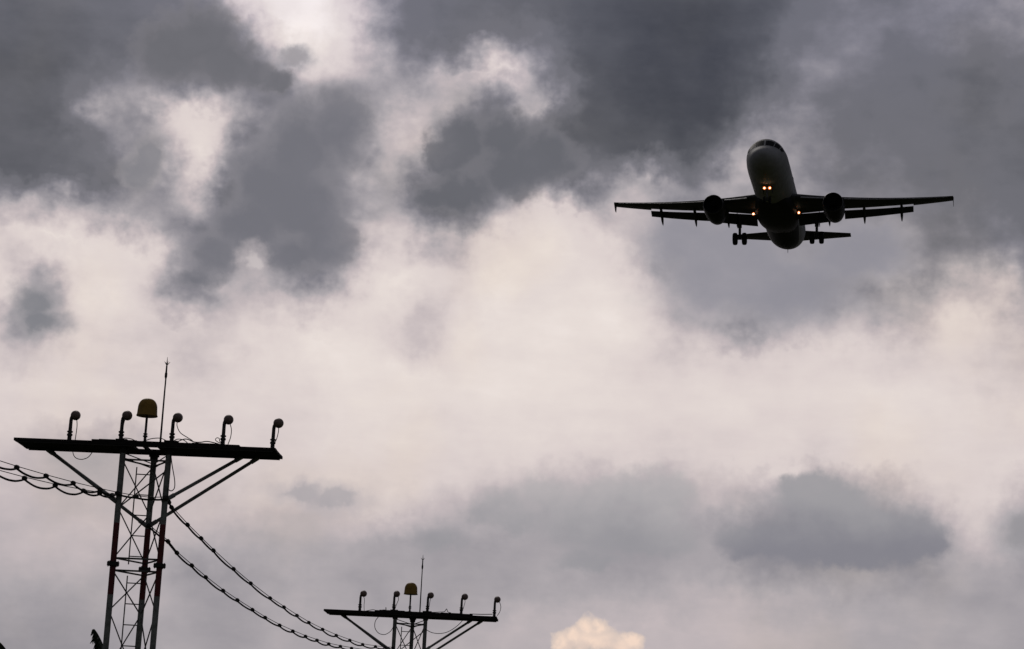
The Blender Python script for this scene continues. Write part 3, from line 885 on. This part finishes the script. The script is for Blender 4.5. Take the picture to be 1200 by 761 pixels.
# ------------------------------------------------------------------ palms behind the tower
def make_palm(label, crown, fronds, lean):
    crown = Vector(crown)
    base = Vector((crown.x + lean, crown.y + 0.4, 0))
    t = thing('palm_tree', label, 'palm', base, 0, 'palms below the towers')
    c = crown - base
    bm = B()
    pts = bezier((0, 0, 0), (0, 0, c.z * 0.4), (c.x * 0.7, c.y * 0.7, c.z * 0.75), c, 16)
    add_tube(bm, pts, [0.17 - 0.06 * i / 16 + (0.008 if i % 2 else 0) for i in range(17)], 12)
    mesh_object('trunk', bm, M_TRUNK, t, True)
    bm = B()
    rnd = random.Random(11)
    for (mid, tip, ll, drop) in fronds:
        mid, tip = Vector(mid) - base, Vector(tip) - base
        path = [c * (1 - u) ** 2 + mid * 2 * u * (1 - u) + tip * u * u for u in [k / 26 for k in range(27)]]
        add_tube(bm, path, [0.022 * (1 - 0.85 * k / 26) for k in range(27)], 6)
        for k in range(6, 90):
            u = k / 90
            p = c * (1 - u) ** 2 + mid * 2 * u * (1 - u) + tip * u * u
            d = ((mid - c) * (1 - u) + (tip - mid) * u).normalized()
            side = d.cross(Vector((0, 0, 1)))
            if side.length < 1e-3: side = Vector((1, 0, 0))
            side.normalize()
            L = ll * (0.35 + 0.9 * math.sin(PI * min(1, u * 0.9 + 0.1))) * rnd.uniform(0.75, 1.15)
            for sg in (-1, 1):
                if rnd.random() < 0.06: continue
                out = (side * sg * (1 - drop * 0.6) + d * 0.55 + Vector((0, 0, -drop * rnd.uniform(0.6, 1.2)))).normalized()
                w = 0.02
                wv = d * w
                a = p + out * L * 0.5 + Vector((0, 0, 0.01))
                b = p + out * L + Vector((0, 0, -0.25 * L))
                v = [bm.verts.new(q) for q in (p - wv * .6, p + wv * .6, a + wv, b, a - wv)]
                bm.faces.new((v[0], v[1], v[2], v[4]))
                bm.faces.new((v[4], v[2], v[3]))
    mesh_object('crown', bm, M_LEAF, t)
    return t

make_palm('torn palm frond tip poking up beside the left leg of the near tower', (-8.21, 50.82, 3.84), [
    ((-8.84, 50.41, 5.63), (-9.07, 50.36, 5.82), 0.30, 1.0),
    ((-7.55, 50.98, 4.93), (-6.69, 51.57, 4.15), 0.26, 0.7),
    ((-7.97, 49.95, 4.94), (-7.4, 49.4, 4.64), 0.26, 0.7),
    ((-9.36, 50.94, 4.65), (-10.15, 51.47, 3.69), 0.26, 0.7),
    ((-7.19, 50.24, 4.14), (-6.58, 50.02, 2.86), 0.26, 0.7),
    ((-9.01, 50.36, 4.06), (-9.53, 50.28, 2.63), 0.26, 0.7),
    ((-8.79, 51.54, 4.72), (-9.62, 52.55, 4.35), 0.26, 0.7),
    ((-8.09, 51.43, 4.75), (-8.05, 52.55, 3.45), 0.26, 0.7),
], 0.5)
make_palm('dark palm leaf edge just showing in the bottom left corner', (-11.27, 46.74, 3.75), [
    ((-10.71, 46.23, 5.94), (-10.04, 46.49, 4.83), 0.3, 1.1),
    ((-10.69, 47.01, 4.33), (-10.01, 47.61, 3.51), 0.3, 0.7),
    ((-12.08, 46.0, 4.71), (-12.57, 45.82, 3.3), 0.3, 0.7),
    ((-11.53, 47.49, 4.49), (-11.16, 48.56, 3.86), 0.3, 0.7),
    ((-11.86, 47.43, 4.3), (-12.52, 48.66, 2.53), 0.3, 0.7),
    ((-10.83, 46.11, 4.26), (-9.93, 45.98, 2.58), 0.3, 0.7),
], -0.4)


# ------------------------------------------------------------------ the airliner
plane = thing('airliner', 'twin-engine passenger jet seen from below, gear down and landing lights on', 'airplane', (25.739, 211.297, 64.432))
plane.rotation_euler = (R(-0.141), R(-0.547), R(-11.95))
OFF = 17.0
def V(x, y, z):           # x to the picture's right, y aft from the nose tip, z up
    return Vector((x, y - OFF, z))

PROFILE = [(0, -.45, -.45, 0.0), (.06, -.26, -.68, .22), (.2, -.1, -.9, .46), (.5, .13, -1.2, .8), (1, .4, -1.5, 1.14), (1.55, .66, -1.71, 1.38), (1.75, .84, -1.76, 1.45), (2.4, 1.46, -1.89, 1.64), (2.8, 1.72, -1.94, 1.74),
           (3.5, 1.93, -2.0, 1.84), (5, 2.06, -2.06, 1.95), (6, 2.07, -2.07, 1.975), (12, 2.07, -2.07, 1.975), (20, 2.07, -2.07, 1.975), (26, 2.07, -2.07, 1.975), (28, 2.07, -1.92, 1.94),
           (30, 2.07, -1.5, 1.78), (32, 2.05, -.92, 1.48), (34, 1.95, -.28, 1.1), (36, 1.7, .32, .65), (37.2, 1.42, .66, .36), (37.57, 1.25, .82, .2)]
def prof(y):
    for i in range(len(PROFILE) - 1):
        if y <= PROFILE[i + 1][0]:
            a, b = PROFILE[i], PROFILE[i + 1]
            u = (y - a[0]) / (b[0] - a[0])
            pa = PROFILE[max(i - 1, 0)]; pb = PROFILE[min(i + 2, len(PROFILE) - 1)]
            out = []
            for k in (1, 2, 3):
                h = b[0] - a[0]
                m0 = (b[k] - pa[k]) / (b[0] - pa[0]) * h
                m1 = (pb[k] - a[k]) / (pb[0] - a[0]) * h
                if i < 2: m0 = m1 = b[k] - a[k]
                if a[0] in (6, 12, 20): m0 = m1 = 0
                out.append((2*u**3-3*u**2+1)*a[k] + (u**3-2*u**2+u)*m0 + (-2*u**3+3*u**2)*b[k] + (u**3-u**2)*m1)
            return out
    return PROFILE[-1][1:]
def hull(y, th, off=0.0):     # th from the top, positive to the picture's right
    zt, zb, w = prof(y)
    zc = (zt + zb) / 2; h = (zt - zb) / 2
    return V((w + off) * math.sin(th), y, zc + (h + off) * math.cos(th))
ys = [0.01, .06, .12, .2, .35, .5, .75, 1, 1.3, 1.6, 2, 2.5, 3, 3.5, 4.2, 5, 6] + [6 + k * 1.25 for k in range(1, 17)] + [26 + .5 * k for k in range(1, 23)] + [37.2, 37.4, 37.57]
bm = B()
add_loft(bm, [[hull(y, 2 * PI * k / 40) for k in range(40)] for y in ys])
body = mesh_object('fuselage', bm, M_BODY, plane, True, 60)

def hull_patch(y0, y1, t0, t1, off=0.012, ny=3, nt=3, taper=0.0):
    bm = B()
    g = []
    for i in range(ny + 1):
        y = y0 + (y1 - y0) * i / ny
        row = []
        for j in range(nt + 1):
            th = t0 + (t1 - t0) * j / nt
            row.append(bm.verts.new(hull(y + taper * j / nt, th, off)))
        g.append(row)
    for i in range(ny):
        for j in range(nt):
            bm.faces.new((g[i][j], g[i + 1][j], g[i + 1][j + 1], g[i][j + 1]))
    return bm
for sg in (-1, 1):
    mesh_object('windscreen_pane', hull_patch(1.62, 2.36, sg * R(3), sg * R(33), taper=0.10), M_PANE, body, True)
    mesh_object('windscreen_pane', hull_patch(1.76, 2.5, sg * R(36), sg * R(57), taper=0.25), M_PANE, body, True)
    mesh_object('windscreen_pane', hull_patch(2.15, 2.95, sg * R(60), sg * R(72), taper=0.15), M_PANE, body, True)
for k in range(44):
    y = 6.4 + k * 0.535
    if 14.4 < y < 15.0 or 27.6 < y < 28.2: continue
    mesh_object('cabin_window', hull_patch(y, y + 0.24, R(74), R(83.5), 0.008, 1, 2), M_PANE, body, True)
for y0, y1 in ((4.3, 5.15), (28.9, 29.7)):
    mesh_object('cabin_door', hull_patch(y0, y1, R(62), R(108), 0.01, 2, 8), M_BODY, body, True)

# wing to body fairing
bm = B()
st = []
for y in [9.6 + k * 0.5 for k in range(28)]:
    u = (y - 9.6) / 13.5
    e = max(0.0, math.sin(PI * u)) ** 0.42
    e2 = max(0.0, math.sin(PI * u)) ** 0.5
    ring = []
    for k in range(24):
        a = 2 * PI * k / 24
        cx, cz = math.sin(a), math.cos(a)
        sx = math.copysign(abs(cx) ** 0.75, cx); sz = math.copysign(abs(cz) ** 0.75, cz)
        ring.append(V(2.12 * max(e, .05) * sx, y, -1.35 + (1.22 * max(e2, .05)) * sz))
    st.append(ring)
add_loft(bm, st)
mesh_object('belly_fairing', bm, M_BELLY, plane, True, 60)
for y, h in ((8.6, .28), (25.0, .34), (29.6, .3)):
    bm = B()
    z = prof(y)[1]
    add_loft(bm, [[V(-.02, y, z + .03), V(.02, y, z + .03), V(.02, y + .4, z + .03), V(-.02, y + .4, z + .03)], [V(-.01, y + .2, z - h), V(.01, y + .2, z - h), V(.01, y + .4, z - h), V(-.01, y + .4, z - h)]])
    mesh_object('blade_antenna', bm, M_BELLY, body)
bm = B()
add_tube(bm, [V(0.0, 37.3, 0.9), V(0, 37.75, 0.98), V(0, 37.9, 1.0)], [0.2, 0.17, 0.12], 14)
mesh_object('tail_exhaust', bm, M_GEAR, body, True)

# wings
LE = lambda y: 12.05 + 0.565 * (y - 2.0)
def TE(y): return 18.35 + 0.05 * (y - 2) if y < 6.4 else 18.57 + (22.15 - 18.57) * (y - 6.4) / (17.0 - 6.4)
WZ = lambda y: -1.12 + 0.088 * (y - 2) + 0.0042 * (y - 2) ** 2
def foil(t, xs):
    th = lambda x: 5 * t * (0.2969 * math.sqrt(x) - 0.126 * x - 0.3516 * x * x + 0.2843 * x ** 3 - 0.1036 * x ** 4)
    return [(x, th(x)) for x in xs] + [(x, -th(x) * 0.8) for x in reversed(xs[1:])]
XS = [0, .006, .02, .05, .1, .18, .28, .4, .52, .64, .75, .85, .93, 1.0]
def wing_ring(sg, y, cut, chord=None, le=None, z=None, t=None, inc=None):
    le = LE(y) if le is None else le
    c = (TE(y) - le) if chord is None else chord
    t = 0.15 - 0.045 * min(1, (y - 2) / 8) if t is None else t
    inc = R(3.2 - 3.2 * (y - 2) / 15) if inc is None else inc
    z = WZ(y) if z is None else z
    out = []
    for x, h in foil(t, [v * cut for v in XS]):
        X, Z = (x - 0.3) * c, h * c
        out.append(V(sg * y, le + 0.3 * c + X * math.cos(inc) + Z * math.sin(inc) * 0, z + Z - X * math.sin(inc)))
    return out
def section_ring(sg, y, le, z, c, t, ang):
    out = []
    for x, h in foil(t, XS):
        X, Z = x * c, h * c
        out.append(V(sg * y, le + X * math.cos(ang) - Z * math.sin(ang) * -1 * 0.0 + Z * math.sin(ang), z - X * math.sin(ang) + Z * math.cos(ang)))
    return out
FLAP_END = 13.15
def te_low(y):               # rear lower corner of the fixed wing, where the flap sits
    c = TE(y) - LE(y)
    inc = R(3.2 - 3.2 * (y - 2) / 15)
    return LE(y) + 0.3 * c + 0.46 * c * math.cos(inc), WZ(y) - 0.46 * c * math.sin(inc)
for sg in (-1, 1):
    bm = B()
    add_loft(bm, [wing_ring(sg, y, 0.76 if y < FLAP_END else 1.0) for y in (1.2, 2, 3, 4.2, 5.4, 6.4, 8, 9.6, 11.2, 12.4, 13.14, 13.16, 14, 15, 16, 16.6, 16.9, 17.02)])
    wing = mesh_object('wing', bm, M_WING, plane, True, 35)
    # wingtip fence
    bm = B()
    zt = WZ(17); y0 = LE(17)
    for up in (.28, -.55):
        r0 = [V(sg * 17.0, y0 + .25, zt), V(sg * 17.06, y0 + .25, zt), V(sg * 17.06, y0 + 1.75, zt), V(sg * 17.0, y0 + 1.75, zt)]
        r1 = [V(sg * 17.03, y0 + 1.2, zt + up), V(sg * 17.07, y0 + 1.2, zt + up), V(sg * 17.07, y0 + 1.8, zt + up), V(sg * 17.03, y0 + 1.8, zt + up)]
        add_loft(bm, [r0, r1])
    mesh_object('wingtip_fence', bm, M_WING, wing)
    # leading edge slats, drooped
    for ya, yb in ((2.6, 4.9), (6.6, 9.0), (9.05, 11.5), (11.55, 14.0), (14.05, 16.5)):
        bm = B()
        rs = []
        for k in range(5):
            y = ya + (yb - ya) * k / 4
            c = TE(y) - LE(y)
            rs.append(section_ring(sg, y, LE(y) - 0.085 * c - .05, WZ(y) - 0.055 * c + 0.3 * c * math.sin(R(3.2 - 3.2 * (y - 2) / 15)) - .02, 0.15 * c, 0.2, R(-20)))
        add_loft(bm, rs)
        mesh_object('slat', bm, M_SLAT, wing, True, 35)
    # flaps
    for ya, yb, c0, c1 in ((2.05, 6.15, 1.45, 1.25), (6.5, FLAP_END, 1.15, 0.78)):
        bm = B()
        rs = []
        for k in range(7):
            y = ya + (yb - ya) * k / 6
            yy, zz = te_low(y)
            c = c0 + (c1 - c0) * k / 6
            rs.append(section_ring(sg, y, yy + 0.16, zz - (0.15 if ya < 5 else 0.20) - 0.02 * c, c * (1.06 if ya < 5 else 1.0), 0.15, R(33)))
        add_loft(bm, rs)
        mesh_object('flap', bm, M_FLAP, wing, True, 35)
    # flap track fairings
    for y in (5.0, 8.4, 12.0):
        c = TE(y) - LE(y)
        yy, zz = te_low(y)
        zb = zz - 0.06
        bm = B()
        ax = [(-0.42 * c, -0.05, .02), (-0.3 * c, -0.10, .12), (-0.1 * c, -0.17, .17), (0.05, -0.26, .19), (0.5, -0.55, .19), (0.9, -0.86, .16), (1.3, -1.12, .10), (1.55, -1.26, .02)]
        rs = []
        for dy, dz, r in ax:
            rs.append([V(sg * y + r * .8 * math.cos(2 * PI * k / 12), yy + dy, zb + dz + r * 1.15 * math.sin(2 * PI * k / 12)) for k in range(12)])
        add_loft(bm, rs)
        mesh_object('flap_track_fairing', bm, M_FLAP, wing, True, 60)
    # engine
    ey, ez, e0 = 5.75, -2.08, 10.9
    eM = Matrix.Translation(V(sg * ey, e0, ez)) @ Matrix.Rotation(R(-1.5), 4, 'X') @ AXIS_Y
    bm = B()
    add_lathe(bm, [(0.12, 0.975), (0.5, 1.02), (1.2, 1.045), (2.2, 1.04), (3.1, .98), (3.8, .88), (4.3, .77), (4.34, .74), (4.28, .71), (3.8, .6), (3.8, 0)], eM, 40)
    add_lathe(bm, [(0.12, .885), (0.4, .84), (0.9, .86), (1.0, .86)], eM, 40)
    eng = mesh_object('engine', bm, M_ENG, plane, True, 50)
    bm = B()
    add_lathe(bm, [(0.121, 0.976), (0.05, .962), (0.0, .93), (0.03, .905), (0.121, .886)], eM, 40)
    mesh_object('inlet_lip', bm, M_LIP, eng, True, 60)
    bm = B()
    add_lathe(bm, [(0.98, 0.86), (1.0, 0.26), (0.85, 0.24), (0.6, 0.14), (0.45, 0.0)], eM, 36)
    for k in range(22):
        a = 2 * PI * k / 22
        q = [(0.26, a, .93), (0.84, a + .10, .90), (0.84, a + .26, .97), (0.26, a + .2, .98)]
        bm.faces.new([bm.verts.new(eM @ Vector((r * math.cos(t), r * math.sin(t), h))) for r, t, h in q])
    mesh_object('fan', bm, M_FAN, eng)
    bm = B()
    rs = []
    for yy, zl, zu, w in ((11.9, ez + 1.0, ez + 1.12, .06), (13.0, ez + .95, ez + 1.36, .17), (14.4, ez + .85, WZ(ey) - .02, .2), (15.8, ez + .6, WZ(ey) - .05, .18), (17.2, ez + .75, WZ(ey) - .15, .05)):
        rs.append([V(sg * ey - w, yy, zl), V(sg * ey + w, yy, zl), V(sg * ey + w, yy, zu), V(sg * ey - w, yy, zu)])
    add_loft(bm, rs)
    mesh_object('pylon', bm, M_FLAP, eng)
    # tailplane
    bm = B()
    rs = []
    for k in range(7):
        y = 0.3 + (6.225 - 0.3) * k / 6
        u = k / 6
        rs.append(section_ring(sg, y, 31.3 + 3.5 * u, 0.92 + 0.60 * u, 4.0 - 2.65 * u, 0.11, R(1.0)))
    add_loft(bm, rs)
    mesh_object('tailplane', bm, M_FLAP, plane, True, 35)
    # main gear
    gx, gy, gz = 3.8, 17.7, -3.72
    top = V(sg * gx, gy - .15, -1.25)
    axle = V(sg * gx, gy, gz)
    bm = B()
    mid = top.lerp(axle, 0.52)
    add_tube(bm, [top, mid], 0.2, 14)
    add_tube(bm, [mid, axle], 0.135, 12)
    add_tube(bm, [mid + Vector((0, 0, .06)), mid - Vector((0, 0, .06))], 0.2, 14)
    add_tube(bm, [axle - Vector((.62, 0, 0)), axle + Vector((.62, 0, 0))], 0.1, 10)
    add_tube(bm, [mid + Vector((0, .05, .0)), mid.lerp(axle, .45) + Vector((0, .38, 0)), axle + Vector((0, .1, .12))], 0.05, 8)
    gear = mesh_object('main_gear_strut', bm, M_GEAR, plane, True, 50)
    bm = B()
    add_tube(bm, [mid + Vector((0, 0, .12)), V(sg * (gx - .95), gy - .1, -1.45)], 0.07, 8)
    mesh_object('side_stay', bm, M_GEAR, gear, True)
    bm = B()
    add_box(bm, (sg * (gx + .26) - .02, gy - OFF - .55, -2.5), (sg * (gx + .26) + .02, gy - OFF + .5, -1.15))
    mesh_object('gear_door', bm, M_BELLY, gear)
    for d in (-0.46, 0.46):
        wm = Matrix.Translation(axle + Vector((d, 0, 0))) @ AXIS_X
        bm = B()
        add_lathe(bm, [(-.18, .3), (-.21, .36), (-.225, .5), (-.17, .595), (-.06, .62), (.06, .62), (.17, .595), (.225, .5), (.21, .36), (.18, .3)], wm, 28)
        wh = mesh_object('wheel', bm, M_TYRE, gear, True, 50)
        bm = B()
        add_lathe(bm, [(-.15, 0), (-.15, .18), (-.165, .3), (.165, .3), (.15, .18), (.15, 0)], wm, 24)
        mesh_object('rim', bm, M_GEAR, wh, True, 40)
    # wing root landing light
    lm = Matrix.Translation(V(sg * 2.22, 15.0, -1.95 if sg < 0 else -1.9)) @ Matrix.Rotation(R(100), 4, 'X')
    bm = B()
    add_lathe(bm, [(-.12, .0), (-.1, .1), (-.0, .16), (.0, .14), (-.03, .13), (-.06, 0)], lm, 18)
    ll = mesh_object('wing_landing_light', bm, M_GLOW, wing, True, 50)
    bm = B()
    add_lathe(bm, [(-.02, .0), (-.01, .08), (.02, .06), (.03, 0)], lm, 16)
    mesh_object('bulb', bm, M_BULB, ll, True)

# fin
bm = B()
rs = []
for k in range(7):
    u = k / 6
    z = 1.7 + 6.2 * u
    le = 29.6 + 5.0 * u; c = 6.1 - 4.1 * u
    ring = []
    for x, h in foil(0.10, XS):
        ring.append(V(h * c, le + x * c, z))
    rs.append(ring)
add_loft(bm, rs)
mesh_object('tail_fin', bm, M_BODY, plane, True, 35)

# nose gear
axle = V(0, 5.07, -3.55)
bm = B()
add_tube(bm, [V(0, 4.95, -1.95), V(0, 5.03, -2.85)], 0.11, 12)
add_tube(bm, [V(0, 5.03, -2.85), axle], 0.075, 12)
add_tube(bm, [axle - Vector((.32, 0, 0)), axle + Vector((.32, 0, 0))], 0.06, 10)
add_tube(bm, [V(0, 5.02, -2.75), V(0, 5.3, -3.1), V(0, 5.12, -3.45)], 0.035, 8)
add_tube(bm, [V(0, 5.0, -2.5), V(0, 6.2, -1.98)], 0.06, 8)
add_tube(bm, [V(-.27, 5.0, -2.42), V(.27, 5.0, -2.42)], 0.035, 8)
ng = mesh_object('nose_gear_strut', bm, M_GEAR, plane, True, 50)
for d in (-.25, .25):
    wm = Matrix.Translation(axle + Vector((d, 0, 0))) @ AXIS_X
    bm = B()
    add_lathe(bm, [(-.09, .2), (-.11, .26), (-.1, .35), (-.04, .38), (.04, .38), (.1, .35), (.11, .26), (.09, .2)], wm, 24)
    wh = mesh_object('wheel', bm, M_TYRE, ng, True, 50)
    bm = B()
    add_lathe(bm, [(-.08, 0), (-.085, .2), (.085, .2), (.08, 0)], wm, 20)
    mesh_object('rim', bm, M_GEAR, wh, True, 40)
    bm = B()
    add_box(bm, (math.copysign(.42, d) - .015, 5.1 - OFF, -2.55), (math.copysign(.42, d) + .015, 6.4 - OFF, -1.96))
    mesh_object('gear_door', bm, M_BELLY, ng)
    lm = Matrix.Translation(V(d * 1.0, 4.84, -2.42)) @ Matrix.Rotation(R(98), 4, 'X')
    bm = B()
    add_lathe(bm, [(-.14, .0), (-.12, .1), (.0, .165), (.0, .14), (-.05, .12), (-.08, 0)], lm, 18)
    tl = mesh_object('taxi_light', bm, M_GLOW, ng, True, 50)
    bm = B()
    add_lathe(bm, [(-.03, .0), (-.02, .075), (.02, .055), (.03, 0)], lm, 16)
    mesh_object('bulb', bm, M_BULB, tl, True)
